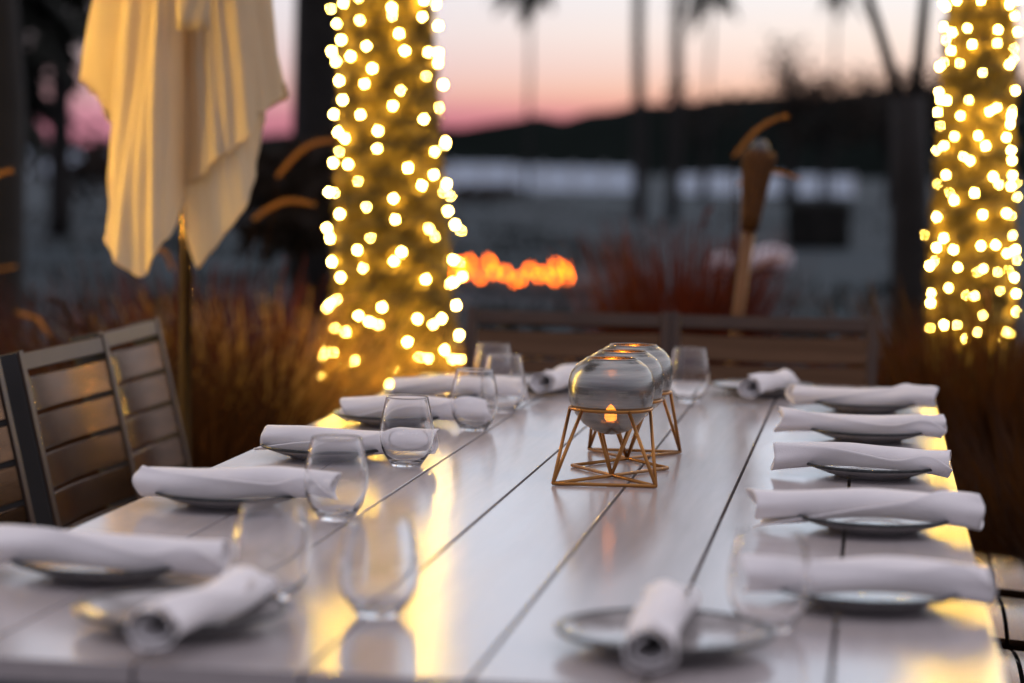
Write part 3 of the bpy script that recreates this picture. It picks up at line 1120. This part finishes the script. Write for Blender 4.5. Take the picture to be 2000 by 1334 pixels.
# ================================================================== TABLE
TX0, TX1, TY0, TY1, TZ = -1.0705, .1395, 2.30, 5.725, .74
root = thing('dining_table', 'long white boarded dining table laid for twelve', 'table', ((TX0 + TX1) / 2, (TY0 + TY1) / 2, 0))
cuts = [TX0, -.899, -.7215, -.549, -.382, -.2105, -.0325, TX1]
GAP = .005
for i in range(7):
    x0, x1 = cuts[i] + (GAP / 2 if i else 0), cuts[i + 1] - (GAP / 2 if i < 6 else 0)
    MB().box((0, 0, 0), (x1 - x0, TY1 - TY0, .022), bev=.0006).build('board', M['table'], root, False,
                                                                   ((x0 + x1) / 2 - root.location.x, 0, TZ - .011))
hw, hl_ = (TX1 - TX0) / 2, (TY1 - TY0) / 2
for sx in (-1, 1):
    MB().box((sx * (hw - .012), 0, TZ - .022 - .031), (.02, 2 * hl_ - .024, .06), bev=.002).build('apron', M['apron'], root)
    MB().box((0, sx * (hl_ - .008), TZ - .022 - .031), (2 * hw - .046, .02, .06), bev=.002).build('apron', M['apron'], root)
    for sy in (-1, 1):
        MB().box((sx * (hw - .075), sy * (hl_ - .075), (TZ - .025) / 2), (.08, .08, TZ - .027), bev=.004).build('leg', M['apron'], root)
for y in (-1.2, -.4, .4, 1.2):
    MB().box((0, y, TZ - .022 - .022), (2 * hw - .05, .05, .04), bev=.002).build('cross_bar', M['apron'], root)

# ================================================================== PLATES
pr = MB().lathe([(0, .0), (.062, .0), (.066, .003), (.084, .008), (.104, .0155), (.1125, .0205), (.1130, .0215), (.1120, .0225), (.108, .0215), (.094, .0145), (.078, .0095), (.04, .0085), (0, .0085)], 72)
rm = MB()
n = 72
prof = [(.1070, .0216), (.1100, .0232), (.1135, .0238), (.1152, .0224), (.1148, .0198), (.1128, .0184)]
rm.lathe(prof, n)
plates = {
    'L1': (-.909, 2.79, 'plate with a light blurred napkin roll at the near left corner, by the left edge'),
    'L2': (-.925, 3.42, 'second plate from the near end on the left, bright yellow gleams on its rim'),
    'L3': (-.918, 4.02, 'third plate from the near end on the left, by the sharp wine glass'),
    'L4': (-.917, 4.58, 'fourth plate from the near end on the left'),
    'L5': (-.918, 5.06, 'farthest plate on the left, under the napkin nearest the palm'),
    'E1': (-.729, 2.495, 'plate at the near end on the left, its napkin pointing at the camera'),
    'E2': (-.207, 2.495, 'plate at the near end on the right, cut close to the bottom edge'),
    'R1': (.002, 2.82, 'nearest plate on the right side, with a yellow sparkle on its rim'),
    'R2': (.007, 3.42, 'second plate from the near end on the right side'),
    'R3': (.005, 4.03, 'third plate from the near end on the right, sharply in focus'),
    'R4': (-.005, 4.58, 'fourth plate from the near end on the right side'),
    'R5': (-.013, 5.13, 'farthest plate on the right side, before the right end chair'),
    'F1': (-.735, 5.42, 'plate at the far end on the left, behind the candle bowls'),
    'F2': (-.243, 5.45, 'plate at the far end on the right, beside the far right setting'),
}
first = None
for k, (x, y, lab) in plates.items():
    if first is None:
        first = thing('dinner_plate', lab, 'plate', (x, y, TZ + .0005), 0, 'plates round the table')
        dish = pr.build('dish', M['plate'], first, True)
        rm.build('rim', M['rim'], dish, True)
    else:
        copy_thing(first, lab, (x, y, TZ + .0005), random.Random(k).uniform(0, 6))

# ================================================================== NAPKINS


def napkin_mesh(L, rad, seed, flare=.12, wr=.0022, lay=1.8):
    """a cloth rolled up on itself: a spiral sheet whose last edge runs slantwise round the roll"""
    rg = random.Random(seed)
    ph = [rg.uniform(0, 6.28) for _ in range(8)]
    nu, ns = 56, 84
    slant = rg.choice((-1, 1)) * rg.uniform(.7, 1.3)
    seam = rg.uniform(2.35, 3.3)                      # bearing of the last edge: on the camera's upper side
    skew = [rg.uniform(-.009, .009) for _ in range(6)]
    V = []
    for i in range(nu + 1):
        u = -1 + 2 * i / nu
        tend = lay * 2 * math.pi + slant * u + .9 * math.exp(-((u - .75) / .25) ** 2)
        for j in range(ns + 1):
            s = j / ns
            th = tend * s
            g = s ** .8
            r = .0095 + (rad - .0095) * g
            r *= 1 + flare * abs(u) ** 5 * (1 if u < 0 else .6)
            w = wr * s * (math.sin(th * 2 + 2.2 * u + ph[0]) + .6 * math.sin(3 * th - 4 * u + ph[1]) + .35 * math.sin(7 * u + th + ph[2]) + .2 * math.sin(11 * u - 2 * th + ph[3]))
            w += wr * .9 * s * abs(u) ** 4 * math.sin(6 * th + ph[4])
            r += w
            x = u * L / 2 + (skew[0] * math.sin(th + ph[5]) + skew[1] * math.sin(2 * th + ph[6])) * abs(u) ** 4 * (1 if u > 0 else 1.3) * s + .006 * (1 - s) * -u
            r += .0028 * max(0, 1 - (tend - th) / .55) ** 2
            a = -th + seam + lay * 2 * math.pi
            sag = -.004 * (abs(u) ** 2) + .003 * math.sin(3.1 * u + ph[7])
            V.append((x, r * math.cos(a) * 1.10 + .004 * math.sin(2.6 * u + ph[2]), r * math.sin(a) * .86 + sag))
    F = [(i * (ns + 1) + j, i * (ns + 1) + j + 1, (i + 1) * (ns + 1) + j + 1, (i + 1) * (ns + 1) + j) for i in range(nu) for j in range(ns)]
    return MB().add(V, F)


NZ = TZ + .0185
napk = {
    'L1': (-.893, 2.755, .285, 0, 'blurred napkin roll at the near left corner of the table'),
    'L2': (-.903, 3.385, .29, 0, 'napkin roll with a slanting fold, second from the near end on the left'),
    'L3': (-.874, 3.985, .30, 0, 'smooth napkin roll behind the sharp wine glass on the left'),
    'L4': (-.866, 4.545, .29, 1, 'napkin roll fourth from the near end on the left, partly behind a glass'),
    'L5': (-.862, 5.02, .29, 1, 'farthest napkin roll on the left, just below the palm lights'),
    'E1': (-.69, 2.44, .29, 86, 'blurred napkin roll at the near end on the left, lying end on'),
    'E2': (-.212, 2.47, .30, 92, 'blurred napkin roll at the near end on the right, lying end on'),
    'R1': (0, 2.79, .285, 0, 'blurred napkin roll nearest on the right side'),
    'R2': (-.004, 3.39, .315, 2, 'napkin roll second from the near end on the right, overhanging the table rim'),
    'R3': (-.014, 4.0, .29, -2, 'sharpest napkin roll, third on the right, with a crumpled left end'),
    'R4': (-.018, 4.55, .31, -1, 'napkin roll fourth from the near end on the right, with a twisted left end'),
    'R5': (-.020, 5.10, .30, 0, 'farthest napkin roll on the right, pink and nearly straight'),
    'F1': (-.69, 5.33, .27, 80, 'napkin roll at the far end on the left, seen end on behind the candle bowls'),
    'F2': (-.225, 5.36, .29, 75, 'napkin roll at the far end on the right, seen end on'),
}
for i, (k, (x, y, L, a, lab)) in enumerate(napk.items()):
    rad = .92 * {'R3': .0265, 'R4': .025, 'R5': .026, 'R2': .029, 'L3': .0265, 'L2': .030}.get(k, .028)
    o = napkin_mesh(L, rad, 100 + i * 7, .16 if k in ('R3', 'R4', 'R2') else .05, (.0019 if k[0] == 'R' else .0014)).build('napkin_roll', M['cloth'], None, True)
    o.location = (x, y, NZ - .002 + rad * .87)
    o.rotation_euler = (0, 0, R(a))
    o.modifiers.new('thickness', 'SOLIDIFY').thickness = .0017
    tag(o, lab, 'napkin', 'napkin rolls on the plates')

# ================================================================== GLASSES
gp = [(0, .0), (.020, .0), (.0235, .0012), (.030, .010), (.0385, .024), (.0435, .040), (.0452, .054), (.0440, .072), (.0405, .092), (.0365, .110), (.0350, .1165),
      (.0345, .1172), (.0338, .1165), (.0352, .110), (.0392, .092), (.0427, .072), (.0439, .054), (.0422, .040), (.0370, .0255), (.028, .0135), (.018, .0095), (0, .0085)]


def smooth_prof(P, k=3):
    Q = []
    for i in range(len(P) - 1):
        for j in range(k):
            u = j / k
            p0, p1, p2, p3 = (P[max(0, i - 1)], P[i], P[i + 1], P[min(len(P) - 1, i + 2)])
            Q.append(tuple(.5 * (2 * p1[a] + (p2[a] - p0[a]) * u + (2 * p0[a] - 5 * p1[a] + 4 * p2[a] - p3[a]) * u * u + (3 * p1[a] - p0[a] - 3 * p2[a] + p3[a]) * u ** 3) for a in (0, 1)))
    Q.append(P[-1])
    return [(max(r, 0), max(z, 0)) for r, z in Q]


gb = MB().lathe(smooth_prof(gp), 64)
glasses = [(-.763, 3.93, 'sharp stemless glass in front of the smooth napkin on the left'),
           (-.678, 2.69, 'most blurred stemless glass at the near end, left of another blurred glass'),
           (-.536, 2.61, 'blurred stemless glass standing over the yellow glow near the bottom'),
           (-.743, 3.31, 'stemless glass before the second left napkin, slightly blurred'),
           (-.746, 4.51, 'stemless glass just behind the sharp one on the left'),
           (-.745, 4.87, 'stemless glass with a pale base, third back from the sharp one'),
           (-.815, 5.17, 'farthest stemless glass on the left, sparkling yellow under the palm'),
           (-.392, 5.21, 'stemless glass right of the candle bowls'),
           (-.105, 2.63, 'blurred glass beside the nearest right napkin')]
o0 = None
for x, y, lab in glasses:
    if o0 is None:
        o = o0 = gb.build('stemless_glass', M['glass'], None, True)
    else:
        o = o0.copy()
        C.objects.link(o)
    o.location = (x, y, TZ + .0006)
    if y < 2.7:
        o.scale = (1, 1, .92)
    tag(o, lab, 'glass', 'stemless glasses on the table')

# ================================================================== CANDLE CENTREPIECE
root = thing('candle_stand', 'brass wire stand carrying three smoky candle bowls on the table', 'candle stand', (-.4155, 3.985, TZ + .0005))
ctr = [(-.004, -.085), (-.002, .070), (.000, .225)]
ZR = .112
rod = .0029
A_, B_ = (-.079, -.221), (.083, -.209)
C_, D_ = (-.079, .020), (.081, .030)
F_, E_ = (-.079, .262), (.083, .268)


def r3(p, z=rod):
    return (p[0], p[1], z)


def bar(p, q_, name='rod'):
    return MB().tube([p, q_], rod, 10).build(name, M['gold'], root, True)


X1, X2 = (.0, -.095), (.001, .145)
for p_, q_ in ((A_, B_), (E_, F_)):
    bar(r3(p_), r3(q_), 'base_rod')
for p_, q_ in ((A_, D_), (C_, E_)):
    bar(r3(p_), r3(q_), 'base_rod')
for p_, q_ in ((B_, C_), (D_, F_)):
    bar(r3(p_, rod), r3(q_, rod + .0004), 'base_rod')
ring_r = .0665
for cx, cy_ in ctr:
    P = [(cx + ring_r * math.cos(2 * math.pi * i / 48), cy_ + ring_r * math.sin(2 * math.pi * i / 48), ZR) for i in range(49)]
    MB().tube(P, rod, 8, False).build('ring', M['gold'], root, True)


def on_ring(k, deg):
    return (ctr[k][0] + ring_r * math.cos(R(deg)), ctr[k][1] + ring_r * math.sin(R(deg)), ZR)


for p_, k, degs in ((A_, 0, (190, 232)), (B_, 0, (-10, -58)), (X1, 0, (125, 55)), (X1, 1, (235, 305)), (X2, 1, (125, 55)), (X2, 2, (235, 305)), (F_, 2, (172, 130)), (E_, 2, (8, 48))):
    for d in degs:
        bar(r3(p_), on_ring(k, d), 'leg')
# bowls (each sits in a ring of the stand)
bo = [(0, .0), (.012, .0005), (.028, .0055), (.045, .017), (.058, .0325), (.0635, .043), (.0648, .0455), (.0675, .052), (.0700, .065), (.0705, .076), (.0695, .088), (.0655, .101), (.058, .112), (.049, .119), (.0425, .1225), (.0412, .1236), (.0400, .1228)]
bi = [(.0478, .1175), (.0565, .1105), (.064, .0995), (.0678, .088), (.0688, .076), (.0683, .065), (.0655, .052), (.056, .0335), (.043, .019), (.026, .0085), (0, .0035)]
bowl_b = MB().lathe(bo + bi, 72)
bt = TZ + .0005 + ZR - .0455 - .0005 + .0035
labs = ['smoky candle bowl in front, nearest of the three', 'smoky candle bowl in the middle of the three', 'smoky candle bowl farthest back of the three']
first = None
cand = None
for k, (cx, cy_) in enumerate(ctr):
    loc = (root.location.x + cx, root.location.y + cy_, bt)
    if first is None:
        first = thing('candle_bowl', labs[k], 'candle bowl', loc, 0, 'smoky candle bowls in the brass stand')
        bw = bowl_b.build('bowl', M['smoky'], first, True)
        MB().lathe([(.0412, .1228), (.0420, .1242), (.0406, .1250), (.0396, .1240), (.0400, .1226)], 64).build('rim', M['smoky'], bw, True)
        cand = thing('tea_candle', 'lit candle inside the front candle bowl', 'candle', (loc[0], loc[1], bt + .009), 0, 'lit candles in the bowls')
        wx = MB().lathe([(0, 0), (.019, 0), (.0195, .002), (.0195, .010), (.0175, .0115), (0, .010)], 28).build('wax', M['wax'], cand, True)
        MB().tube([(0, 0, .0095), (0, .001, .016)], .0008, 6).build('wick', M['chair_frame'], wx)
        MB().lathe([(0, .0115), (.007, .0125), (.0098, .017), (.0098, .025), (.0075, .032), (.003, .038), (0, .040)], 12).build('flame', M['flame'], wx, True)
    else:
        copy_thing(first, labs[k], loc)
        copy_thing(cand, ['', 'lit candle inside the middle candle bowl', 'lit candle inside the farthest candle bowl'][k], (loc[0], loc[1], bt + .009))
